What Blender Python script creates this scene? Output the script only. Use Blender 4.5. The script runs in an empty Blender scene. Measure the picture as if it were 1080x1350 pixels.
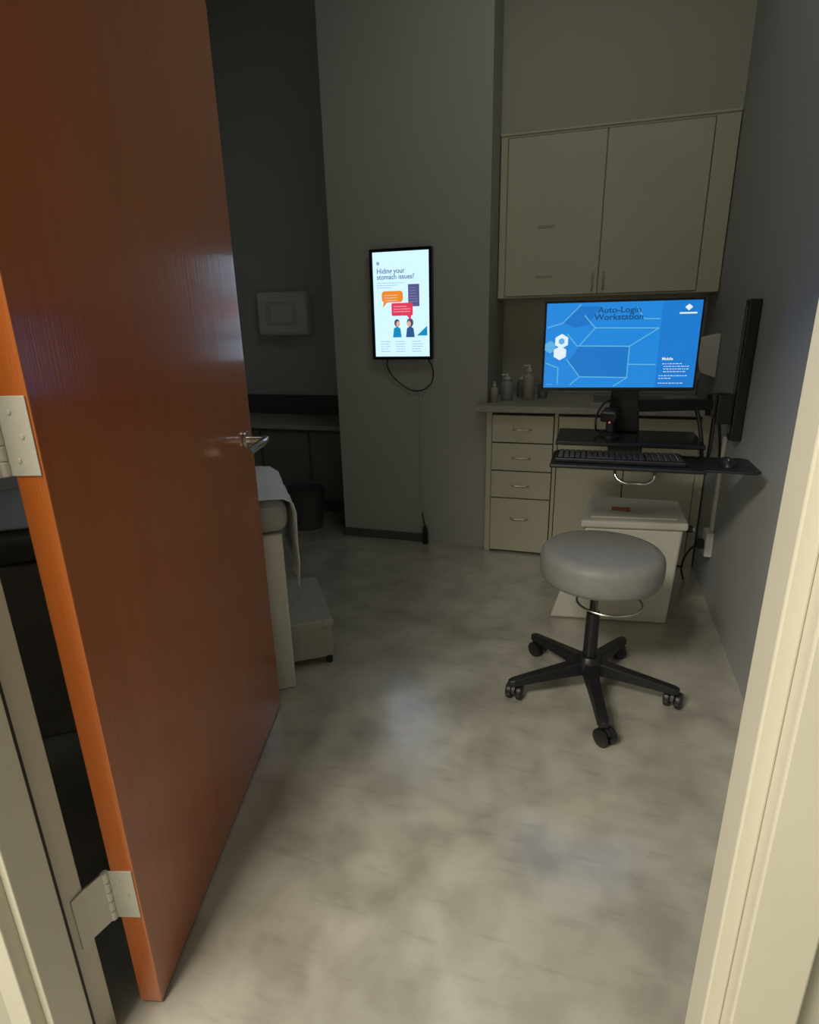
import bpy, bmesh, math, random
from mathutils import Vector, Matrix
random.seed(4)
scene = bpy.context.scene
scene.view_settings.view_transform = 'Standard'
COL = scene.collection

# ------------------------------------------------------------ materials
def srgb(r, g, b):
    def c(v):
        v /= 255.0
        return v/12.92 if v <= 0.04045 else ((v+0.055)/1.055)**2.4
    return (c(r), c(g), c(b), 1.0)

MATS = {}
def mat(name, col, rough=0.5, metal=0.0, var=0.06, scale=6.0, bump=0.0, bscale=60.0, spec=0.5):
    if name in MATS: return MATS[name]
    m = bpy.data.materials.new(name); m.use_nodes = True
    nt = m.node_tree; b = nt.nodes['Principled BSDF']
    b.inputs['Roughness'].default_value = rough
    b.inputs['Metallic'].default_value = metal
    b.inputs['Specular IOR Level'].default_value = spec
    tc = nt.nodes.new('ShaderNodeTexCoord')
    n = nt.nodes.new('ShaderNodeTexNoise'); n.inputs['Scale'].default_value = scale
    n.inputs['Detail'].default_value = 5
    nt.links.new(tc.outputs['Object'], n.inputs['Vector'])
    r = nt.nodes.new('ShaderNodeValToRGB')
    c = Vector(col[:3])
    r.color_ramp.elements[0].position = 0.3; r.color_ramp.elements[1].position = 0.7
    r.color_ramp.elements[0].color = (*(c*(1-var)), 1)
    r.color_ramp.elements[1].color = (*(c*(1+var)), 1)
    nt.links.new(n.outputs['Fac'], r.inputs['Fac'])
    nt.links.new(r.outputs['Color'], b.inputs['Base Color'])
    if bump > 0:
        n2 = nt.nodes.new('ShaderNodeTexNoise'); n2.inputs['Scale'].default_value = bscale
        n2.inputs['Detail'].default_value = 3
        nt.links.new(tc.outputs['Object'], n2.inputs['Vector'])
        bp = nt.nodes.new('ShaderNodeBump'); bp.inputs['Strength'].default_value = bump
        bp.inputs['Distance'].default_value = 0.01
        nt.links.new(n2.outputs['Fac'], bp.inputs['Height'])
        nt.links.new(bp.outputs['Normal'], b.inputs['Normal'])
    MATS[name] = m
    return m

def emis(name, col, s=1.0):
    if name in MATS: return MATS[name]
    m = bpy.data.materials.new(name); m.use_nodes = True
    nt = m.node_tree; b = nt.nodes['Principled BSDF']
    b.inputs['Base Color'].default_value = (0.01, 0.01, 0.01, 1)
    b.inputs['Roughness'].default_value = 0.4
    b.inputs['Emission Color'].default_value = col
    b.inputs['Emission Strength'].default_value = s
    MATS[name] = m
    return m

def floor_mat():
    m = bpy.data.materials.new('sheet_vinyl_floor'); m.use_nodes = True
    nt = m.node_tree; b = nt.nodes['Principled BSDF']; L = nt.links.new
    tc = nt.nodes.new('ShaderNodeTexCoord')
    def noise(scale, detail, dist=0.0, sc=None):
        n = nt.nodes.new('ShaderNodeTexNoise')
        n.inputs['Scale'].default_value = scale; n.inputs['Detail'].default_value = detail
        n.inputs['Distortion'].default_value = dist
        if sc:
            mp = nt.nodes.new('ShaderNodeMapping'); mp.inputs['Scale'].default_value = sc
            mp.inputs['Rotation'].default_value = (0, 0, 0.35)
            L(tc.outputs['Object'], mp.inputs['Vector']); L(mp.outputs['Vector'], n.inputs['Vector'])
        else:
            L(tc.outputs['Object'], n.inputs['Vector'])
        return n
    n1 = noise(2.0, 7, 0.7); n2 = noise(7, 6, 0.3); n3 = noise(6, 5, 0.2, (1.0, 6.0, 1.0))
    r1 = nt.nodes.new('ShaderNodeValToRGB')
    e = r1.color_ramp.elements
    e[0].position = 0.30; e[0].color = (0.31, 0.295, 0.245, 1)
    e[1].position = 0.66; e[1].color = (0.54, 0.52, 0.445, 1)
    k = e.new(0.47); k.color = (0.44, 0.42, 0.355, 1)
    L(n1.outputs['Fac'], r1.inputs['Fac'])
    r2 = nt.nodes.new('ShaderNodeValToRGB')
    r2.color_ramp.elements[0].position = 0.35; r2.color_ramp.elements[0].color = (0.80, 0.79, 0.77, 1)
    r2.color_ramp.elements[1].position = 0.60; r2.color_ramp.elements[1].color = (1.05, 1.05, 1.05, 1)
    L(n2.outputs['Fac'], r2.inputs['Fac'])
    mx = nt.nodes.new('ShaderNodeMixRGB'); mx.blend_type = 'MULTIPLY'; mx.inputs[0].default_value = 1
    L(r1.outputs['Color'], mx.inputs[1]); L(r2.outputs['Color'], mx.inputs[2])
    r3 = nt.nodes.new('ShaderNodeValToRGB')
    r3.color_ramp.elements[0].position = 0.28; r3.color_ramp.elements[0].color = (0.72, 0.72, 0.72, 1)
    r3.color_ramp.elements[1].position = 0.42; r3.color_ramp.elements[1].color = (1, 1, 1, 1)
    L(n3.outputs['Fac'], r3.inputs['Fac'])
    mx2 = nt.nodes.new('ShaderNodeMixRGB'); mx2.blend_type = 'MULTIPLY'; mx2.inputs[0].default_value = 0.55
    L(mx.outputs['Color'], mx2.inputs[1]); L(r3.outputs['Color'], mx2.inputs[2])
    L(mx2.outputs['Color'], b.inputs['Base Color'])
    mr = nt.nodes.new('ShaderNodeMapRange')
    mr.inputs['To Min'].default_value = 0.24; mr.inputs['To Max'].default_value = 0.34
    L(n1.outputs['Fac'], mr.inputs['Value']); L(mr.outputs['Result'], b.inputs['Roughness'])
    b.inputs['Specular IOR Level'].default_value = 1.0
    b.inputs['Coat Weight'].default_value = 1.0; b.inputs['Coat Roughness'].default_value = 0.18
    b.inputs['Coat IOR'].default_value = 1.85
    bp = nt.nodes.new('ShaderNodeBump'); bp.inputs['Strength'].default_value = 0.04; bp.inputs['Distance'].default_value = 0.01
    L(n3.outputs['Fac'], bp.inputs['Height']); L(bp.outputs['Normal'], b.inputs['Normal'])
    return m

def wood_mat():
    m = bpy.data.materials.new('cherry_veneer'); m.use_nodes = True
    nt = m.node_tree; b = nt.nodes['Principled BSDF']; L = nt.links.new
    tc = nt.nodes.new('ShaderNodeTexCoord')
    mp = nt.nodes.new('ShaderNodeMapping'); mp.inputs['Scale'].default_value = (14, 14, 1.1)
    L(tc.outputs['Object'], mp.inputs['Vector'])
    n = nt.nodes.new('ShaderNodeTexNoise'); n.inputs['Scale'].default_value = 2.0
    n.inputs['Detail'].default_value = 7; n.inputs['Distortion'].default_value = 0.5
    L(mp.outputs['Vector'], n.inputs['Vector'])
    r = nt.nodes.new('ShaderNodeValToRGB')
    r.color_ramp.elements[0].position = 0.3; r.color_ramp.elements[0].color = (0.40, 0.092, 0.009, 1)
    r.color_ramp.elements[1].position = 0.7; r.color_ramp.elements[1].color = (0.47, 0.115, 0.013, 1)
    L(n.outputs['Fac'], r.inputs['Fac']); L(r.outputs['Color'], b.inputs['Base Color'])
    # fine vertical grain relief in the lacquer
    mp2 = nt.nodes.new('ShaderNodeMapping'); mp2.inputs['Scale'].default_value = (90, 90, 0.8)
    L(tc.outputs['Object'], mp2.inputs['Vector'])
    g = nt.nodes.new('ShaderNodeTexNoise'); g.inputs['Scale'].default_value = 2.0; g.inputs['Detail'].default_value = 4
    L(mp2.outputs['Vector'], g.inputs['Vector'])
    bp = nt.nodes.new('ShaderNodeBump'); bp.inputs['Strength'].default_value = 0.12; bp.inputs['Distance'].default_value = 0.004
    L(g.outputs['Fac'], bp.inputs['Height'])
    L(bp.outputs['Normal'], b.inputs['Normal']); L(bp.outputs['Normal'], b.inputs['Coat Normal'])
    b.inputs['Roughness'].default_value = 0.32
    b.inputs['Coat Weight'].default_value = 0.9; b.inputs['Coat Roughness'].default_value = 0.11
    b.inputs['Coat IOR'].default_value = 1.55
    return m

M_WALL = mat('wall_paint_grey', (0.41, 0.42, 0.39), 0.6, var=0.03, scale=2, bump=0.05, bscale=220)
M_WALLD = mat('wall_paint_recess', (0.54, 0.565, 0.57), 0.6, var=0.03, scale=2, bump=0.05, bscale=220)
M_WALLR = mat('wall_paint_bluegrey', (0.37, 0.38, 0.385), 0.6, var=0.03, scale=2, bump=0.05, bscale=220)
M_WALLW = mat('wall_paint_warm', (0.45, 0.44, 0.365), 0.6, var=0.03, scale=2, bump=0.05, bscale=220)
M_CEIL = mat('ceiling_paint', (0.6, 0.6, 0.58), 0.8, var=0.02)
M_FRAME = mat('frame_paint_cream', (0.60, 0.57, 0.47), 0.42, var=0.03, scale=4)
M_FLOOR = floor_mat()
M_WOOD = wood_mat()
M_CAB = mat('cabinet_laminate', (0.58, 0.55, 0.43), 0.45, var=0.03, scale=3)
M_CABIN = mat('cabinet_gap', (0.10, 0.095, 0.08), 0.8)
M_TABLE = mat('table_enamel', (0.66, 0.65, 0.57), 0.45, var=0.03)
M_COUNTER = mat('counter_laminate', (0.38, 0.37, 0.33), 0.35, var=0.12, scale=40)
M_BLACK = mat('black_plastic', (0.012, 0.012, 0.014), 0.42, var=0.1)
M_BLACKG = mat('black_gloss', (0.01, 0.01, 0.012), 0.18, var=0.1)
M_KEY = mat('key_plastic', (0.03, 0.03, 0.035), 0.22, var=0.1, spec=0.9)
M_RUB = mat('black_rubber', (0.02, 0.02, 0.02), 0.7)
M_CHROME = mat('brushed_chrome', (0.72, 0.71, 0.68), 0.22, 1.0, var=0.03)
M_NICKEL = mat('satin_nickel', (0.60, 0.57, 0.50), 0.35, 1.0, var=0.04)
M_HINGE = mat('hinge_satin', (0.55, 0.53, 0.46), 0.40, 0.2, var=0.04)
M_WHITE = mat('white_plastic', (0.68, 0.67, 0.62), 0.4, var=0.02)
M_BRIGHT = mat('bright_white_plastic', (0.85, 0.85, 0.81), 0.4, var=0.02)
M_OFFW = mat('bin_plastic', (0.64, 0.62, 0.54), 0.45, var=0.03)
M_VINYL = mat('grey_vinyl', (0.25, 0.25, 0.24), 0.5, var=0.06, scale=30, bump=0.08, bscale=150)
M_TVINYL = mat('taupe_vinyl', (0.36, 0.36, 0.34), 0.5, var=0.05)
M_PAPER = mat('exam_paper', (0.78, 0.82, 0.86), 0.8, var=0.03, bump=0.3, bscale=25)
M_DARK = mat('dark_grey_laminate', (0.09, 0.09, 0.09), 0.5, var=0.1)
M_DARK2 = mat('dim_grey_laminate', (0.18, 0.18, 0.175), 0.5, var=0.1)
M_ORANGE = mat('orange_label', (0.45, 0.14, 0.05), 0.5)
M_GLASS = mat('clear_grey_plastic', (0.34, 0.35, 0.34), 0.2, var=0.1)

# ------------------------------------------------------------ builders
def empty(name, loc=(0, 0, 0), rz=0.0):
    o = bpy.data.objects.new(name, None); COL.objects.link(o)
    o.empty_display_size = 0.05
    o.location = loc; o.rotation_euler = (0, 0, rz)
    return o

def finish(name, bm, m, parent=None, smooth=False, bevel=0.0, seg=2, loc=None, rot=None):
    me = bpy.data.meshes.new(name)
    bmesh.ops.recalc_face_normals(bm, faces=bm.faces)
    bm.to_mesh(me); bm.free()
    if smooth:
        for p in me.polygons: p.use_smooth = True
        me.set_sharp_from_angle(angle=math.radians(40))
    me.materials.append(m)
    o = bpy.data.objects.new(name, me); COL.objects.link(o)
    if parent: o.parent = parent
    if loc: o.location = loc
    if rot: o.rotation_euler = rot
    if bevel > 0:
        b = o.modifiers.new('bevel', 'BEVEL'); b.width = bevel; b.segments = seg
        b.limit_method = 'ANGLE'
    return o

def add_box(bm, x0, x1, y0, y1, z0, z1):
    vs = [bm.verts.new(p) for p in ((x0,y0,z0),(x1,y0,z0),(x1,y1,z0),(x0,y1,z0),(x0,y0,z1),(x1,y0,z1),(x1,y1,z1),(x0,y1,z1))]
    for f in ((0,3,2,1),(4,5,6,7),(0,1,5,4),(1,2,6,5),(2,3,7,6),(3,0,4,7)):
        bm.faces.new([vs[i] for i in f])

def box(name, x0, x1, y0, y1, z0, z1, m, parent=None, bevel=0.0, seg=2, rot=None, loc=None):
    bm = bmesh.new(); add_box(bm, x0, x1, y0, y1, z0, z1)
    return finish(name, bm, m, parent, bevel=bevel, seg=seg, rot=rot, loc=loc, smooth=False)

def boxes(name, lst, m, parent=None, bevel=0.0):
    bm = bmesh.new()
    for b in lst: add_box(bm, *b)
    return finish(name, bm, m, parent, bevel=bevel)

def lathe(name, prof, m, parent=None, loc=None, rot=None, n=48, smooth=True):
    bm = bmesh.new(); rings = []
    for r, z in prof:
        if r < 1e-5:
            rings.append([bm.verts.new((0, 0, z))])
        else:
            rings.append([bm.verts.new((r*math.cos(2*math.pi*i/n), r*math.sin(2*math.pi*i/n), z)) for i in range(n)])
    for a, b in zip(rings, rings[1:]):
        for i in range(n):
            j = (i+1) % n
            if len(a) == 1 and len(b) == 1: continue
            if len(a) == 1: bm.faces.new((a[0], b[j], b[i]))
            elif len(b) == 1: bm.faces.new((a[i], a[j], b[0]))
            else: bm.faces.new((a[i], a[j], b[j], b[i]))
    return finish(name, bm, m, parent, smooth=smooth, loc=loc, rot=rot)

def cyl(name, r, z0, z1, m, parent=None, loc=None, rot=None, n=32, r2=None):
    r2 = r if r2 is None else r2
    e = min(0.002, r*0.2)
    return lathe(name, [(0, z0), (r-e, z0), (r, z0+e), (r2, z1-e), (r2-e, z1), (0, z1)], m, parent, loc, rot, n)

def tube(name, pts, r, m, parent=None, smooth=True, cyclic=False):
    cu = bpy.data.curves.new(name, 'CURVE'); cu.dimensions = '3D'
    cu.bevel_depth = r; cu.bevel_resolution = 4; cu.use_fill_caps = True
    if smooth:
        sp = cu.splines.new('BEZIER'); sp.bezier_points.add(len(pts)-1)
        for bp, p in zip(sp.bezier_points, pts):
            bp.co = p; bp.handle_left_type = bp.handle_right_type = 'AUTO'
    else:
        sp = cu.splines.new('POLY'); sp.points.add(len(pts)-1)
        for bp, p in zip(sp.points, pts): bp.co = (*p, 1)
    sp.use_cyclic_u = cyclic
    cu.materials.append(m)
    o = bpy.data.objects.new(name, cu); COL.objects.link(o)
    if parent: o.parent = parent
    return o

def prism(name, pts, axis, a0, a1, m, parent=None, bevel=0.0, smooth=False):
    """extrude 2-D polygon. axis 'y': pts=(x,z); axis 'x': pts=(y,z); axis 'z': pts=(x,y)"""
    bm = bmesh.new()
    def P(p, a):
        return {'y': (p[0], a, p[1]), 'x': (a, p[0], p[1]), 'z': (p[0], p[1], a)}[axis]
    A = [bm.verts.new(P(p, a0)) for p in pts]; B = [bm.verts.new(P(p, a1)) for p in pts]
    bm.faces.new(A); bm.faces.new(B[::-1])
    for i in range(len(pts)):
        j = (i+1) % len(pts); bm.faces.new((A[i], A[j], B[j], B[i]))
    return finish(name, bm, m, parent, bevel=bevel, smooth=smooth)

def text(name, s, x, y, z, size, m, parent, align='LEFT', bold=0.0, sx=1.0):
    cu = bpy.data.curves.new(name, 'FONT'); cu.body = s; cu.size = size
    cu.align_x = align; cu.offset = bold; cu.space_line = 0.85
    cu.materials.append(m)
    o = bpy.data.objects.new(name, cu); COL.objects.link(o)
    o.parent = parent; o.location = (x, y, z); o.rotation_euler = (math.pi/2, 0, 0)
    o.scale = (sx, 1, 1)
    return o

# ------------------------------------------------------------ room shell
CH = 3.4
box('floor', -3.2, 3.2, -1.8, 4.4, -0.05, 0, M_FLOOR)
box('ceiling', -3.2, 3.2, -1.8, 4.4, CH, CH+0.05, M_CEIL)
box('wall_left', -2.8, -2.7, 0.55, 4.3, 0, CH, M_WALLD)
box('wall_right', 0.61, 0.71, 0.55, 4.3, 0, CH, M_WALLR)
box('wall_back', -2.7, -1.48, 4.2, 4.3, 0, CH, M_WALLD)
box('wall_column', -1.48, -0.56, 3.33, 4.3, 0, CH, M_WALL)
boxes('wall_alcove', [(-0.56, 0.61, 3.9, 4.3, 0, CH), (-0.56, 0.61, 3.618, 3.9, 2.275, CH)], M_WALLW)
boxes('wall_front', [(-3.2, -0.87, 0.455, 0.55, 0, CH), (0.215, 3.2, 0.455, 0.55, 0, CH), (-0.87, 0.215, 0.455, 0.55, 2.18, CH)], M_WALLW)
box('wall_hallway', -3.2, 3.2, -1.8, -1.7, 0, CH, M_WALLW)

# door frame
df = empty('door_frame')
boxes('jamb_hinge_side', [(-0.87, -0.82, 0.44, 0.580, 0, 2.18), (-0.82, -0.803, 0.462, 0.525, 0, 2.13)], M_FRAME, df, 0.002)
boxes('jamb_latch_side', [(0.168, 0.22, 0.44, 0.564, 0, 2.18), (0.152, 0.168, 0.462, 0.513, 0, 2.13)], M_FRAME, df, 0.002)
boxes('head', [(-0.82, 0.168, 0.44, 0.564, 2.13, 2.18), (-0.803, 0.152, 0.462, 0.513, 2.113, 2.13)], M_FRAME, df, 0.002)
box('gasket_hinge_side', -0.8205, -0.806, 0.525, 0.531, 0, 2.13, M_RUB, df)

# ------------------------------------------------------------ door leaf
door = empty('door_1', (-0.756, 0.636, 0), math.atan2(0.9615, -0.2746)-math.radians(1.2))
DL = 0.985
box('leaf', 0, DL, 0, 0.045, 0.008, 2.115, M_WOOD, door, 0.002)
for i, z in enumerate((0.305, 1.185, 1.95)):
    box(f'hinge_leaf_{i}', -0.0025, 0.0, 0.004, 0.05, z-0.058, z+0.058, M_HINGE, door, 0.0008)
    for k in range(5):
        cyl(f'hinge_knuckle_{i}_{k}', 0.0075, z-0.058+k*0.0232, z-0.058+k*0.0232+0.0225, M_HINGE, door, loc=(-0.004, 0.055, 0), n=16)
    for k in (-0.035, 0, 0.035):
        cyl(f'hinge_screw_{i}_{k}', 0.004, 0, 0.0015, M_HINGE, door, loc=(-0.0025, 0.020+0.012*(k != 0), z+k), rot=(0, -math.pi/2, 0), n=12)
for side, sg, y0 in (('hall', -1, 0.0), ('room', 1, 0.045)):
    r = math.pi/2 if sg < 0 else -math.pi/2
    cyl(f'rose_{side}', 0.028, 0, 0.010, M_CHROME, door, loc=(DL-0.07, y0, 1.0), rot=(r, 0, 0))
    cyl(f'spindle_{side}', 0.011, 0, 0.055, M_CHROME, door, loc=(DL-0.07, y0, 1.0), rot=(r, 0, 0))
    yy = y0 + sg*0.058
    tube(f'lever_{side}', [(DL-0.060, yy, 1.0), (DL-0.11, yy+sg*0.006, 1.0), (DL-0.16, yy+sg*0.002, 0.998), (DL-0.205, yy-sg*0.008, 0.992)], 0.0125, M_CHROME, door)
box('latch_plate', DL-0.0005, DL+0.0015, 0.010, 0.035, 0.97, 1.03, M_NICKEL, door)
for i, z in enumerate((0.305, 1.185, 1.95)):
    prism(f'hinge_frame_leaf_{i}', [(-0.8090, 0.617), (-0.8060, 0.619), (-0.8155, 0.578), (-0.8175, 0.553), (-0.8195, 0.553), (-0.8195, 0.579)], 'z', z-0.058, z+0.058, M_HINGE, df)

# ------------------------------------------------------------ upper cabinet
uc = empty('wall_cabinet')
YU = 3.60
boxes('carcass', [(-0.555, 0.605, 3.615, 3.895, 1.445, 2.27)], M_CAB, uc)
boxes('face_frame', [(-0.555, -0.518, YU, 3.615, 1.445, 2.27), (0.498, 0.605, YU, 3.615, 1.445, 2.27),
                     (-0.518, 0.498, YU, 3.615, 2.252, 2.27), (-0.518, 0.498, YU, 3.615, 1.445, 1.452)], M_CAB, uc, 0.0015)
box('top_trim', -0.558, 0.607, 3.592, 3.617, 2.262, 2.274, M_CAB, uc, 0.002)
box('door_left', -0.512, -0.008, 3.592, 3.612, 1.455, 2.248, M_CAB, uc, 0.002)
box('door_right', -0.003, 0.492, 3.592, 3.612, 1.455, 2.248, M_CAB, uc, 0.002)
for n, x in (('left', -0.035), ('right', 0.022)):
    tube('pull_'+n, [(x, 3.592, 1.475), (x, 3.572, 1.48), (x, 3.568, 1.52), (x, 3.572, 1.56), (x, 3.592, 1.565)], 0.0042, M_NICKEL, uc)
for i, z in enumerate((1.81, 1.555)):
    box(f'label_holder_{i}', -0.34, -0.25, 3.5885, 3.592, z-0.007, z+0.007, M_COUNTER, uc, 0.001)

# ------------------------------------------------------------ base cabinet
bc = empty('base_cabinet')
YB = 3.285
box('carcass', -0.553, 0.602, 3.31, 3.895, 0.0, 0.838, M_CABIN, bc)
box('stile_left', -0.553, -0.522, YB+0.005, 3.31, 0, 0.838, M_CAB, bc, 0.001)
box('stile_mid', -0.176, -0.158, YB+0.005, 3.31, 0, 0.838, M_CAB, bc, 0.001)
box('stile_right', 0.56, 0.602, YB+0.005, 3.31, 0, 0.838, M_CAB, bc, 0.001)
for i, (a, b) in enumerate(((0.668, 0.820), (0.505, 0.661), (0.342, 0.498), (0.012, 0.335))):
    box(f'drawer_{i}', -0.518, -0.181, YB-0.008, YB+0.012, a, b, M_CAB, bc, 0.002)
    zc = (a+b)/2 if i < 3 else 0.22
    tube(f'drawer_pull_{i}', [(-0.40, YB-0.008, zc), (-0.395, YB-0.026, zc), (-0.35, YB-0.032, zc), (-0.305, YB-0.026, zc), (-0.30, YB-0.008, zc)], 0.0036, M_NICKEL, bc)
box('apron', -0.153, 0.556, YB-0.008, YB+0.012, 0.70, 0.820, M_CAB, bc, 0.002)
box('door_left', -0.153, 0.199, YB-0.008, YB+0.012, 0.012, 0.694, M_CAB, bc, 0.002)
box('door_right', 0.204, 0.556, YB-0.008, YB+0.012, 0.012, 0.694, M_CAB, bc, 0.002)
for n, x in (('left', 0.17), ('right', 0.235)):
    tube('door_pull_'+n, [(x, YB-0.008, 0.55), (x, YB-0.03, 0.555), (x, YB-0.03, 0.64), (x, YB-0.008, 0.645)], 0.0045, M_NICKEL, bc)

ct = empty('countertop')
prism('slab', [(-0.61, 3.245), (0.605, 3.245), (0.605, 3.897), (-0.557, 3.897), (-0.557, 3.325), (-0.61, 3.325)], 'z', 0.840, 0.876, M_COUNTER, ct, 0.003)
box('backsplash', -0.557, 0.605, 3.882, 3.898, 0.877, 0.97, M_COUNTER, ct, 0.002)
box('sink_rim', 0.0, 0.42, 3.42, 3.78, 0.876, 0.880, M_CHROME, ct, 0.001)
box('sink_bowl', 0.02, 0.40, 3.44, 3.76, 0.8795, 0.8808, M_DARK2, ct)
fc = empty('sink_faucet', (0.20, 3.81, 0.876))
cyl('base', 0.024, 0.0, 0.05, M_CHROME, fc)
tube('spout', [(0, 0, 0.04), (0, 0, 0.2), (0, -0.05, 0.26), (0, -0.13, 0.25), (0, -0.15, 0.20)], 0.011, M_CHROME, fc)
tube('handle', [(0.02, 0, 0.04), (0.06, 0, 0.06), (0.09, -0.01, 0.07)], 0.006, M_CHROME, fc)

def bottle(name, x, y, h, r, m, pump=True):
    e = empty(name, (x, y, 0.8765))
    lathe('body', [(0, 0), (r*0.9, 0), (r, 0.005), (r, h*0.62), (r*0.85, h*0.70), (r*0.38, h*0.76), (r*0.38, h*0.80), (0, h*0.80)], m, e, n=28)
    lathe('cap', [(0, h*0.80), (r*0.5, h*0.80), (r*0.5, h*0.88), (r*0.2, h*0.90), (r*0.2, h), (0, h)], M_WHITE, e, n=20)
    if pump: tube('nozzle', [(0, 0, h*0.98), (-r*0.9, -r*0.5, h*0.975)], r*0.14, M_WHITE, e, smooth=False)
    return e
bottle('soap_bottle', -0.350, 3.54, 0.20, 0.034, M_COUNTER)
bottle('sanitizer_bottle', -0.470, 3.50, 0.15, 0.036, M_GLASS)
bottle('lotion_bottle', -0.405, 3.66, 0.13, 0.028, M_DARK2, False)
bottle('alcohol_bottle', -0.530, 3.40, 0.115, 0.022, M_COUNTER, False)
bottle('peroxide_bottle', -0.275, 3.62, 0.12, 0.028, M_DARK2, False)

sd = empty('soap_dispenser', (0.61, 3.42, 1.12))
prism('body', [(-0.002, -0.1), (-0.08, -0.07), (-0.10, 0.02), (-0.09, 0.1), (-0.002, 0.12)], 'y', -0.05, 0.05, M_WHITE, sd, 0.006)
box('push_bar', -0.108, -0.085, -0.035, 0.035, -0.085, -0.03, M_DARK2, sd, 0.004)

# ------------------------------------------------------------ patient education display
pd = empty('wall_display', (-1.0455, 3.33, 1.418))
W2, H2 = 0.1785, 0.294
boxes('bezel', [(-W2, W2, -0.045, -0.002, H2-0.017, H2), (-W2, W2, -0.045, -0.002, -H2, -H2+0.017),
                (-W2, -W2+0.017, -0.045, -0.002, -H2+0.017, H2-0.017), (W2-0.017, W2, -0.045, -0.002, -H2+0.017, H2-0.017)], M_BLACKG, pd, 0.002)
box('back', -W2+0.017, W2-0.017, -0.036, -0.002, -H2+0.017, H2-0.017, M_BLACK, pd)
E_W = emis('screen_white', srgb(184, 215, 241), 1.42)
E_TX = emis('screen_text_grey', srgb(95, 120, 140))
E_TL = emis('screen_text_light', srgb(140, 165, 185))
E_OR = emis('screen_orange', srgb(240, 140, 45)); E_RD = emis('screen_red', srgb(226, 62, 92))
E_PU = emis('screen_purple', srgb(90, 88, 140)); E_TE = emis('screen_teal', srgb(20, 140, 190))
E_DB = emis('screen_deep_blue', srgb(45, 90, 140)); E_SK = emis('screen_skin', srgb(225, 180, 160))
E_HR = emis('screen_hair', srgb(80, 80, 95)); E_WW = emis('screen_pure_white', srgb(225, 240, 250))
box('panel', -W2+0.017, W2-0.017, -0.0385, -0.0365, -H2+0.017, H2-0.017, E_W, pd)
def DX(px): return (px-532.5)*0.0043
def DZ(py): return (400-py)*0.0040
def flat(name, pts, y, m, parent):
    bm = bmesh.new(); bm.faces.new([bm.verts.new((a, y, b)) for a, b in pts])
    o = finish(name, bm, m, parent)
    return o
def rrect(x0, x1, z0, z1, r, n=5):
    out = []
    for cx, cz, a0 in ((x1-r, z1-r, 0), (x0+r, z1-r, 90), (x0+r, z0+r, 180), (x1-r, z0+r, 270)):
        for i in range(n+1):
            a = math.radians(a0+90*i/n); out.append((cx+r*math.cos(a), cz+r*math.sin(a)))
    return out
def ell(cx, cz, rx, rz, n=24):
    return [(cx+rx*math.cos(2*math.pi*i/n), cz+rz*math.sin(2*math.pi*i/n)) for i in range(n)]
YD = -0.0390
flat('mark', ell(DX(502), DZ(345), 0.010, 0.010, 6), YD, E_TL, pd)
text('headline', 'Hiding your\nstomach issues?', DX(500), YD, DZ(358), 0.036, E_TX, pd, bold=0.0006, sx=0.95)
def textbars(pre, x0, x1, y0, dy, n, m, h=0.0028, y=YD):
    bm = bmesh.new()
    for i in range(n):
        z = DZ(y0+dy*i); x = x0; end = x1 - random.random()*(x1-x0)*0.3
        while x < end:
            w = min(random.uniform(0.005, 0.016), end-x)
            vs = [bm.verts.new(p) for p in ((x, y, z), (x+w, y, z), (x+w, y, z+h), (x, y, z+h))]
            bm.faces.new(vs); x += w+0.003
    finish(pre, bm, m, pd)
textbars('intro_text', DX(500), DX(540), 371, 3.0, 2, E_TL)
textbars('intro_text_b', DX(500), DX(520), 377, 3.0, 1, E_TL)
flat('purple_box', [(DX(542), DZ(373)), (DX(557), DZ(373)), (DX(557), DZ(402)), (DX(542), DZ(402))], YD, E_PU, pd)
flat('orange_bubble', rrect(DX(506), DX(535), DZ(396), DZ(381), 0.018), YD-0.0006, E_OR, pd)
flat('orange_tail', [(DX(509), DZ(393)), (DX(516), DZ(393)), (DX(507), DZ(403))], YD-0.0006, E_OR, pd)
flat('red_bubble', rrect(DX(519), DX(548), DZ(414), DZ(397), 0.008), YD-0.0012, E_RD, pd)
flat('red_tail', [(DX(538), DZ(412)), (DX(546), DZ(412)), (DX(545), DZ(420))], YD-0.0012, E_RD, pd)
textbars('orange_text', DX(510), DX(533), 387, 3.4, 3, E_WW, 0.0022, YD-0.001)
textbars('red_text', DX(522), DX(547), 402, 3.4, 3, E_WW, 0.0022, YD-0.0016)
textbars('purple_text', DX(544), DX(556), 378, 3.6, 6, E_TL, 0.0022, YD-0.0004)
for nm, cx, mcol, hs in (('man', 526, E_TE, 1), ('woman', 544, E_DB, 1.2)):
    flat(nm+'_body', [(DX(cx-6), DZ(443)), (DX(cx+6), DZ(443)), (DX(cx+4.5), DZ(431)), (DX(cx), DZ(428)), (DX(cx-4.5), DZ(431))], YD-0.0006, mcol, pd)
    flat(nm+'_hair', ell(DX(cx), DZ(423.5), 0.016*hs, 0.020*hs), YD-0.0010, E_HR, pd)
    flat(nm+'_face', ell(DX(cx+(1.5 if nm == 'man' else -1.5)), DZ(425), 0.011, 0.015), YD-0.0014, E_SK, pd)
flat('teal_corner', [(DX(553), DZ(441)), (DX(567), DZ(428)), (DX(567), DZ(441))], YD-0.0006, E_TE, pd)
for i, (a, b) in enumerate(((503, 517), (524, 541), (546, 562))):
    textbars(f'column_{i}', DX(a), DX(b), 449, 3.4, 5, E_TX, 0.0024)
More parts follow.
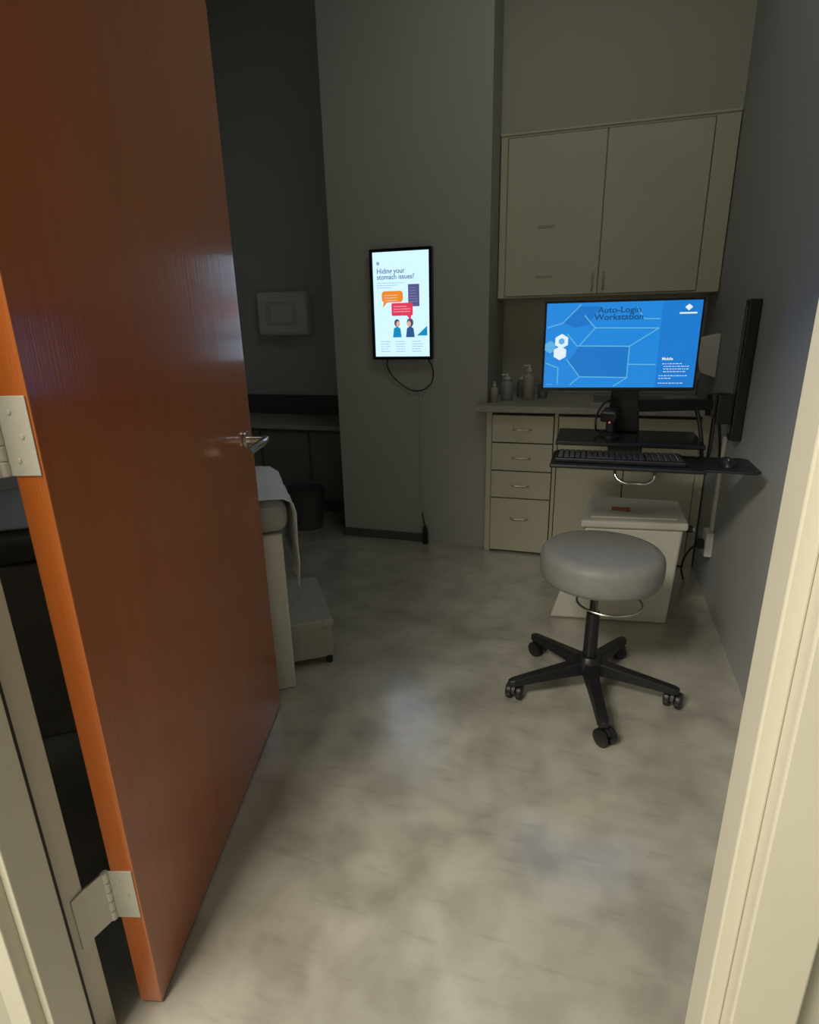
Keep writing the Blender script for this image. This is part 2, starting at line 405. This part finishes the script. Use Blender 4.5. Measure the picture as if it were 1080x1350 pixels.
tube('power_cable', [(-0.095, -0.025, -0.29), (-0.10, -0.018, -0.34), (-0.03, -0.012, -0.43), (0.07, -0.012, -0.475), (0.15, -0.012, -0.44), (0.175, -0.015, -0.37), (0.15, -0.02, -0.30), (0.14, -0.025, -0.285)], 0.0035, M_BLACK, pd)

rw = box('cable_raceway', -0.961, -0.945, 3.321, 3.33, 0.10, 1.122, M_WALL, bevel=0.002)
pb = empty('power_adapter', (-0.925, 3.295, 0))
prism('brick', [(-0.016, 0.0), (0.016, 0.0), (0.014, 0.09), (-0.004, 0.13), (-0.016, 0.09)], 'y', -0.012, 0.015, M_BLACK, pb, 0.004)
tube('cord', [(0, 0.0, 0.10), (-0.012, 0.008, 0.15), (-0.024, 0.018, 0.20)], 0.004, M_BLACK, pb)

box('baseboard_back', -1.486, -0.94, 3.318, 3.33, 0.0, 0.055, M_DARK, bevel=0.002)

# ------------------------------------------------------------ recess (far left)
sc = empty('side_counter')
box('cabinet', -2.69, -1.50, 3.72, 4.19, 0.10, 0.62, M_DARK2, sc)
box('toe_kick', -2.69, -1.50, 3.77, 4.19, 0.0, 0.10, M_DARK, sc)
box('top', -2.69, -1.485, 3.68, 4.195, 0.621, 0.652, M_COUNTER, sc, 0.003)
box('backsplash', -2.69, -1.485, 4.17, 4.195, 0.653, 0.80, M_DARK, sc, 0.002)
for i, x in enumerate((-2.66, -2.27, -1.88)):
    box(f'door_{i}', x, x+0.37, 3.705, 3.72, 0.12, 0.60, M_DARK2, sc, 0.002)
gd = empty('paper_towel_dispenser', (-2.24, 4.2, 1.405))
box('housing', -0.21, 0.21, -0.10, -0.002, -0.155, 0.155, M_BRIGHT, gd, 0.03, 4)
box('window_recess', -0.13, 0.12, -0.103, -0.0995, -0.085, 0.085, M_WHITE, gd, 0.001)
box('paper_roll', -0.085, 0.09, -0.106, -0.103, -0.055, 0.06, M_PAPER, gd, 0.001)
wb = empty('waste_basket', (-1.80, 3.42, 0))
lathe('body', [(0, 0.0), (0.10, 0.0), (0.13, 0.28), (0.135, 0.285), (0.125, 0.28), (0.095, 0.01), (0, 0.01)], M_DARK, wb)

# ------------------------------------------------------------ exam table
et = empty('exam_table', (-1.0, 1.71, 0), math.radians(35))
box('base_body', -1.45, -0.004, 0.0, 0.60, 0.0, 0.63, M_TABLE, et, 0.008)
for i, x in enumerate((-1.40, -0.95, -0.50)):
    box(f'side_panel_{i}', x, x+0.42, -0.006, 0.0, 0.10, 0.58, M_TABLE, et, 0.003)
box('cushion', -1.50, 0.022, -0.012, 0.615, 0.632, 0.750, M_TVINYL, et, 0.045, 5)
box('headrest', -1.50, -1.05, 0.02, 0.58, 0.752, 0.83, M_TVINYL, et, 0.03, 4)
prof = [(-1.04, 0.753), (-0.6, 0.754), (-0.2, 0.757), (-0.04, 0.760), (0.012, 0.756), (0.038, 0.738), (0.048, 0.70), (0.046, 0.60), (0.050, 0.52), (0.044, 0.42)]
bm = bmesh.new(); NY = 14
rows = []
for k, (x, z) in enumerate(prof):
    row = []
    for j in range(NY+1):
        y = -0.005 + 0.525*j/NY
        w = 0.006*math.sin(j*1.9+k*0.4)*(1 if k > 4 else 0.25)
        row.append(bm.verts.new((x+(w if k > 4 else 0), y, z+(abs(w) if k <= 4 else 0))))
    rows.append(row)
for a, b in zip(rows, rows[1:]):
    for j in range(NY): bm.faces.new((a[j], a[j+1], b[j+1], b[j]))
o = finish('paper_sheet', bm, M_PAPER, et, smooth=True)
s = o.modifiers.new('thick', 'SOLIDIFY'); s.thickness = 0.002
boxes('step', [(0.0, 0.175, 0.12, 0.56, 0.165, 0.20), (0.0, 0.17, 0.125, 0.15, 0.03, 0.165), (0.0, 0.17, 0.53, 0.555, 0.03, 0.165), (0.15, 0.17, 0.15, 0.53, 0.07, 0.165)], M_COUNTER, et, 0.006)
for i, y in enumerate((0.137, 0.543)):
    cyl(f'step_foot_{i}', 0.014, 0, 0.035, M_RUB, et, loc=(0.15, y, 0))

# ------------------------------------------------------------ white lidded bin
bn = empty('lidded_bin')
bm = bmesh.new()
bot = [(-0.11, 2.52), (0.40, 2.58), (0.40, 2.88), (-0.07, 2.88)]
top = [(0.02, 2.53), (0.425, 2.58), (0.425, 2.90), (0.05, 2.90)]
A = [bm.verts.new((*p, 0.0)) for p in bot]; B = [bm.verts.new((*p, 0.455)) for p in top]
bm.faces.new(A[::-1]); bm.faces.new(B)
for i in range(4): bm.faces.new((A[i], A[(i+1) % 4], B[(i+1) % 4], B[i]))
finish('body', bm, M_OFFW, bn, bevel=0.012, seg=3)
prism('lid', [(0.0, 2.515), (0.44, 2.565), (0.44, 2.915), (0.04, 2.915)], 'z', 0.456, 0.490, M_OFFW, bn, 0.010)
prism('lid_panel', [(0.04, 2.56), (0.40, 2.60), (0.40, 2.88), (0.07, 2.88)], 'z', 0.490, 0.498, M_OFFW, bn, 0.004)
box('lid_label', 0.13, 0.21, 2.66, 2.72, 0.498, 0.4995, M_ORANGE, bn)
cyl('side_latch', 0.016, 0, 0.025, M_BLACK, bn, loc=(0.44, 2.62, 0.45), rot=(0, math.pi/2, 0))
cyl('side_latch_cap', 0.008, 0.025, 0.03, M_WHITE, bn, loc=(0.44, 2.62, 0.45), rot=(0, math.pi/2, 0))

# ------------------------------------------------------------ rolling stool
st = empty('rolling_stool', (0.066, 1.987, 0))
R = 0.208
lathe('seat', [(0, 0.455), (R-0.03, 0.455), (R-0.012, 0.462), (R-0.003, 0.478), (R, 0.50), (R, 0.535), (R-0.004, 0.553), (R-0.015, 0.566), (R-0.04, 0.573), (0, 0.576)], M_VINYL, st, loc=(0.012, 0, 0), n=72)
lathe('seat_plate', [(0, 0.435), (0.07, 0.435), (0.11, 0.4545), (0, 0.4545)], M_BLACK, st)
cyl('gas_cylinder', 0.014, 0.25, 0.44, M_BLACK, st)
cyl('column_sleeve', 0.026, 0.115, 0.325, M_BLACK, st, r2=0.023)
lathe('hub', [(0, 0.075), (0.042, 0.075), (0.050, 0.09), (0.048, 0.13), (0.034, 0.147), (0, 0.147)], M_BLACK, st)
pts = [(0.050+0.110*math.cos(a), 0.080*math.sin(a)-0.01, 0.372+0.012*math.sin(a)) for a in [2*math.pi*i/16 for i in range(16)]]
tube('release_ring', pts, 0.0045, M_CHROME, st, cyclic=True)
tube('ring_arm', [(0.0, 0.0, 0.425), (0.0, -0.03, 0.41), (0.01, -0.080, 0.364)], 0.004, M_CHROME, st)
tube('ring_arm_b', [(0.0, 0.0, 0.425), (0.0, 0.03, 0.41), (0.01, 0.060, 0.382)], 0.004, M_CHROME, st)
for k in range(5):
    a = math.radians(-80+72*k)
    arm = bpy.data.objects.new(f'leg_{k}', None); COL.objects.link(arm); arm.parent = st
    arm.rotation_euler = (0, 0, a)
    bm = bmesh.new(); secs = []
    for x, w, zb, zt in ((0.03, 0.030, 0.080, 0.130), (0.12, 0.025, 0.076, 0.116), (0.22, 0.022, 0.069, 0.100), (0.295, 0.021, 0.063, 0.087), (0.312, 0.012, 0.064, 0.084)):
        secs.append([bm.verts.new(p) for p in ((x, -w, zb), (x, w, zb), (x, w*0.75, zt), (x, -w*0.75, zt))])
    for p, q in zip(secs, secs[1:]):
        for i in range(4): bm.faces.new((p[i], p[(i+1) % 4], q[(i+1) % 4], q[i]))
    bm.faces.new(secs[0]); bm.faces.new(secs[-1][::-1])
    finish('spoke', bm, M_BLACK, arm, bevel=0.005, seg=3)
    cyl('caster_stem', 0.007, 0.050, 0.066, M_CHROME, arm, loc=(0.292, 0, 0), n=16)
    cb = bpy.data.objects.new('caster', None); COL.objects.link(cb); cb.parent = arm
    cb.location = (0.292, 0, 0); cb.rotation_euler = (0, 0, 0.9*k+0.5)
    for s2 in (-1, 1):
        lathe('wheel', [(0, -0.012), (0.021, -0.012), (0.0285, -0.008), (0.0300, 0), (0.0285, 0.008), (0.021, 0.012), (0, 0.012)], M_BLACK, cb, loc=(0.012, s2*0.0185, 0.030), rot=(math.pi/2, 0, 0), n=28)
    hp = [(-0.018, 0.034)]+[(0.012+0.033*math.cos(t), 0.030+0.033*math.sin(t)) for t in [math.radians(160-i*16) for i in range(9)]]
    prism('hood', hp, 'y', -0.0065, 0.0065, M_BLACK, cb, 0.001)

# ------------------------------------------------------------ wall mounted workstation
ws = empty('workstation_arm')
box('track', 0.565, 0.609, 2.665, 2.735, 0.83, 1.385, M_BLACK, ws, 0.005)
box('track_channel', 0.560, 0.566, 2.688, 2.712, 0.86, 1.36, M_DARK, ws, 0.001)
box('carriage', 0.50, 0.562, 2.655, 2.745, 0.90, 1.02, M_BLACK, ws, 0.008)
cyl('pivot_a', 0.030, 0.93, 1.02, M_BLACK, ws, loc=(0.495, 2.70, 0))
prism('arm_a', [(0.50, 2.675), (0.50, 2.725), (0.14, 2.625), (0.14, 2.565)], 'z', 0.955, 1.00, M_BLACK, ws, 0.006)
cyl('pivot_b', 0.034, 0.87, 1.03, M_BLACK, ws, loc=(0.14, 2.595, 0))
bm = bmesh.new()
v = [bm.verts.new(p) for p in ((0.07, 2.50, 0.885), (0.20, 2.50, 0.885), (0.20, 2.56, 0.885), (0.07, 2.56, 0.885), (0.09, 2.470, 1.16), (0.17, 2.470, 1.16), (0.17, 2.51, 1.16), (0.09, 2.51, 1.16))]
for f in ((0,3,2,1),(4,5,6,7),(0,1,5,4),(1,2,6,5),(2,3,7,6),(3,0,4,7)): bm.faces.new([v[i] for i in f])
finish('monitor_column', bm, M_BLACK, ws, bevel=0.006)
box('vesa_head', 0.06, 0.17, 2.450, 2.50, 1.15, 1.29, M_BLACK, ws, 0.004)
box('upper_shelf', -0.115, 0.410, 2.27, 2.56, 0.868, 0.884, M_BLACKG, ws, 0.004)
box('shelf_bracket', 0.08, 0.20, 2.30, 2.50, 0.830, 0.868, M_BLACK, ws, 0.003)
TZ = 0.822
box('keyboard_tray', -0.125, 0.400, 2.14, 2.385, TZ-0.013, TZ, M_BLACK, ws, 0.004)
prism('mouse_platform', [(0.400, 2.16), (0.555, 2.15), (0.573, 2.17), (0.573, 2.36), (0.555, 2.38), (0.400, 2.38)], 'z', TZ-0.009, TZ, M_BLACK, ws, 0.003)
tube('tray_handle', [(0.105, 2.19, 0.810), (0.11, 2.175, 0.778), (0.135, 2.165, 0.762), (0.175, 2.165, 0.760), (0.215, 2.165, 0.762), (0.237, 2.175, 0.778), (0.24, 2.19, 0.810)], 0.0055, M_CHROME, ws)
tube('cable_a', [(0.42, 2.68, 0.98), (0.43, 2.60, 0.92), (0.435, 2.50, 0.83), (0.42, 2.42, 0.79), (0.36, 2.36, 0.80)], 0.008, M_BLACK, ws)
tube('cable_b', [(0.50, 2.69, 0.94), (0.49, 2.62, 0.84), (0.46, 2.52, 0.78), (0.40, 2.44, 0.79), (0.30, 2.38, 0.80)], 0.005, M_BLACK, ws)
tube('cable_c', [(0.52, 2.70, 0.92), (0.55, 2.76, 0.80), (0.575, 2.85, 0.70), (0.59, 2.90, 0.66)], 0.006, M_BLACK, ws)

kb = empty('keyboard', (0.115, 2.255, TZ+0.0005))
box('case', -0.225, 0.225, -0.075, 0.075, 0.0, 0.016, M_BLACK, kb, 0.004)
keys = []
for r_ in range(6):
    for c_ in range(21):
        if r_ == 0 and 5 <= c_ <= 9:
            continue
        x = -0.213 + c_*0.0203 + (0.004 if c_ > 14 else 0) ; y = -0.064 + r_*0.0215
        keys.append((x, x+0.0165, y, y+0.0175, 0.0165, 0.0215))
keys.append((-0.213+5*0.0203, -0.213+9*0.0203+0.0165, -0.064, -0.0465, 0.0165, 0.0215))
boxes('keys', keys, M_KEY, kb, 0.0015)
ms = empty('computer_mouse', (0.48, 2.26, TZ+0.0005))
bm = bmesh.new(); bmesh.ops.create_uvsphere(bm, u_segments=24, v_segments=14, radius=1)
for v_ in bm.verts:
    v_.co.x *= 0.029; v_.co.y *= 0.052; v_.co.z = max(v_.co.z, 0)*0.026
finish('shell', bm, M_BLACK, ms, smooth=True)
cyl('scroll_wheel', 0.007, -0.003, 0.003, M_DARK2, ms, loc=(0, -0.025, 0.020), rot=(0, math.pi/2, 0), n=16)

sn = empty('barcode_scanner', (0.083, 2.40, 0.8845), math.radians(-15))
lathe('stand', [(0, 0), (0.038, 0), (0.038, 0.006), (0.018, 0.014), (0, 0.014)], M_BLACK, sn)
prism('grip', [(-0.002, 0.012), (0.028, 0.012), (0.022, 0.075), (-0.012, 0.075)], 'x', -0.015, 0.015, M_BLACK, sn, 0.005)
prism('head', [(-0.050, 0.060), (0.040, 0.072), (0.038, 0.100), (0.010, 0.112), (-0.048, 0.102)], 'x', -0.030, 0.030, M_BLACK, sn, 0.009)
box('lens_window', -0.020, 0.020, -0.0515, -0.049, 0.068, 0.094, M_BLACKG, sn)
cyl('indicator', 0.0035, 0, 0.004, emis('scanner_led', srgb(220, 110, 70), 0.9), sn, loc=(0.008, -0.049, 0.062), rot=(math.pi/2, 0, 0), n=14)
tube('scanner_cord', [(-0.005, 0.02, 0.02), (-0.05, 0.03, 0.012), (-0.055, 0.0, 0.03), (-0.05, 0.02, 0.10), (-0.02, 0.05, 0.13), (0.02, 0.07, 0.10)], 0.004, M_BLACK, sn)

# monitor
mo = empty('computer_monitor', (0.091, 2.40, 1.226), math.radians(6))
MW, MH = 0.279, 0.164
box('housing', -MW, MW, -0.016, 0.012, -MH, MH, M_BLACK, mo, 0.004)
box('rear_bulge', -0.17, 0.17, 0.012, 0.028, -0.10, 0.10, M_BLACK, mo, 0.008)
E_B1 = emis('ui_blue', srgb(26, 126, 206), 1.15); E_B2 = emis('ui_blue_dark', srgb(20, 112, 190), 1.1)
E_BL = emis('ui_line', srgb(92, 176, 222)); E_BP = emis('ui_panel', srgb(20, 116, 198), 1.1); E_BT = emis('ui_title', srgb(18, 66, 108))
SW, SH = 0.271, 0.153
YM = -0.0168
box('screen', -SW, SW, YM, -0.0155, -SH+0.002, SH+0.003, E_B1, mo)
def MX(px): return (px-819.5)/201*2*SW
def MZ(py, px=820): return (456-(py+0.02*(px-820)))/113*2*SH
def mp_(pts): return [(MX(a), MZ(b, a)) for a, b in pts]
def mline(name, pts, w=0.004, m=None, y=YM-0.0006):
    bm = bmesh.new()
    P = [Vector(p) for p in mp_(pts)]
    for a, b in zip(P, P[1:]):
        d = (b-a).normalized(); n = Vector((-d.y, d.x))*w/2; e = d*w*0.3
        bm.faces.new([bm.verts.new((q.x, y, q.y)) for q in (a-e+n, a-e-n, b+e-n, b+e+n)])
    return finish(name, bm, m or E_BL, mo)
flat('side_panel', [(MX(870), -SH+0.002), (SW, -SH+0.002), (SW, SH+0.003), (MX(870), SH+0.003)], YM-0.0003, E_BP, mo)
flat('dark_facet_a', mp_([(741, 425), (760, 404), (790, 404), (776, 428), (757, 432)]), YM-0.0003, E_B2, mo)
flat('dark_facet_b', mp_([(765, 457), (832, 457), (832, 497), (768, 497), (752, 476)]), YM-0.0003, E_B2, mo)
mline('line_a', [(721, 432), (741, 426), (764, 402)])
mline('line_b', [(748, 440), (762, 456), (832, 456), (868, 432)])
mline('line_c', [(765, 456), (785, 432), (868, 432)])
mline('line_d', [(785, 432), (770, 416)])
mline('line_e', [(832, 456), (832, 498), (815, 510)])
mline('line_f', [(749, 474), (768, 498), (832, 498)])
mline('line_g', [(768, 498), (756, 509)])
mline('line_h', [(832, 480), (868, 480)])
mline('line_i', [(838, 406), (848, 420), (868, 420)])
mline('line_j', [(721, 480), (738, 486), (738, 509)])
def hexa(name, cx, cy, r, m, y):
    pts = [(MX(cx)+r*math.cos(math.radians(30+60*i)), MZ(cy, cx)+r*math.sin(math.radians(30+60*i))) for i in range(6)]
    flat(name, pts, y, m, mo)
hexa('hexagon_a', 741, 450, 0.027, E_WW, YM-0.0010)
hexa('hexagon_b', 739.5, 466, 0.026, E_WW, YM-0.0012)
hexa('hexagon_c', 726, 458, 0.023, E_BL, YM-0.0009)
hexa('hexagon_icon', 741, 450, 0.012, E_BL, YM-0.0014)
text('title', 'Auto-Login\nWorkstation', MX(815), YM-0.001, MZ(412), 0.029, E_BT, mo, 'CENTER', bold=0.0004, sx=1.15)
flat('corner_mark', [(MX(903), MZ(403)-0.0), (MX(908), MZ(407)), (MX(903), MZ(411.5)), (MX(898), MZ(407))], YM-0.001, E_WW, mo)
flat('corner_mark_bar', [(MX(892), MZ(413.5)), (MX(914), MZ(413.5)), (MX(914), MZ(415.5)), (MX(892), MZ(415.5))], YM-0.001, E_WW, mo)
text('note_heading', 'Mobile', MX(876), YM-0.001, MZ(475), 0.014, E_WW, mo, bold=0.0003)
bm = bmesh.new()
for i, (x0, x1, y) in enumerate(((877, 900, 479), (879, 910, 482.5), (879, 912, 486), (879, 906, 489.5), (874, 910, 495), (874, 890, 498.5), (874, 905, 505))):
    x = MX(x0)
    while x < MX(x1):
        w = random.uniform(0.004, 0.011); z = MZ(y, 890)
        bm.faces.new([bm.verts.new(p) for p in ((x, YM-0.001, z), (x+w, YM-0.001, z), (x+w, YM-0.001, z+0.0022), (x, YM-0.001, z+0.0022))])
        x += w+0.003
finish('note_lines', bm, E_WW, mo)
bm = bmesh.new()
x = MX(723); z = MZ(510, 723)
for w in (0.006, 0.010):
    bm.faces.new([bm.verts.new(p) for p in ((x, YM-0.001, z), (x+w, YM-0.001, z), (x+w, YM-0.001, z+0.003), (x, YM-0.001, z+0.003))]); x += w+0.003
finish('footer', bm, E_BL, mo)

# ------------------------------------------------------------ right wall conduit & outlet
ot = empty('wall_outlet')
box('conduit', 0.594, 0.6095, 2.915, 2.945, 0.345, 0.80, M_WHITE, ot, 0.003)
box('outlet_box', 0.575, 0.6095, 2.885, 2.975, 0.225, 0.345, M_WHITE, ot, 0.004)
box('plug', 0.545, 0.576, 2.905, 2.945, 0.255, 0.30, M_BLACK, ot, 0.005)
tube('plug_cord', [(0.548, 2.925, 0.275), (0.52, 2.93, 0.24), (0.50, 2.97, 0.14), (0.52, 3.02, 0.05), (0.54, 3.10, 0.012)], 0.005, M_BLACK, ot)

# ------------------------------------------------------------ lights
def arealight(name, loc, sx, sy, power, col, rot=(0, 0, 0)):
    l = bpy.data.lights.new(name, 'AREA'); l.shape = 'RECTANGLE'; l.size = sx; l.size_y = sy
    l.energy = power; l.color = col
    o = bpy.data.objects.new(name, l); COL.objects.link(o); o.location = loc; o.rotation_euler = rot
    return o
arealight('hallway_ceiling_light', (-1.15, -0.70, 2.75), 1.0, 0.6, 116, (1.0, 0.94, 0.81))
arealight('room_fill_light', (-0.20, 2.1, 3.35), 1.0, 0.6, 5.6, (0.96, 0.98, 0.90))  # added dim fill for light bounced in from the hallway, not a known fixture
w = bpy.data.worlds.new('world'); scene.world = w; w.use_nodes = True
w.node_tree.nodes['Background'].inputs[0].default_value = (1.0, 0.95, 0.85, 1)
w.node_tree.nodes['Background'].inputs[1].default_value = 0.15

# ------------------------------------------------------------ camera
yaw, pit, rol = math.radians(17.3), math.radians(18.1), math.radians(1.293)
Fh = Vector((-math.sin(yaw), math.cos(yaw), 0)); Rt = Vector((math.cos(yaw), math.sin(yaw), 0)); Z = Vector((0, 0, 1))
F = Fh*math.cos(pit) - Z*math.sin(pit); U = Fh*math.sin(pit) + Z*math.cos(pit)
cx = Rt*math.cos(rol) - U*math.sin(rol); cy = Rt*math.sin(rol) + U*math.cos(rol); cz = -F
cam = bpy.data.cameras.new('camera'); co = bpy.data.objects.new('camera', cam); COL.objects.link(co)
mw = Matrix((cx, cy, cz)).transposed().to_4x4(); mw.translation = Vector((0, 0, 1.33))
co.matrix_world = mw
cam.sensor_fit = 'VERTICAL'; cam.sensor_height = 24.0; cam.lens = 768/1350*24.0
cam.clip_start = 0.03
scene.camera = co
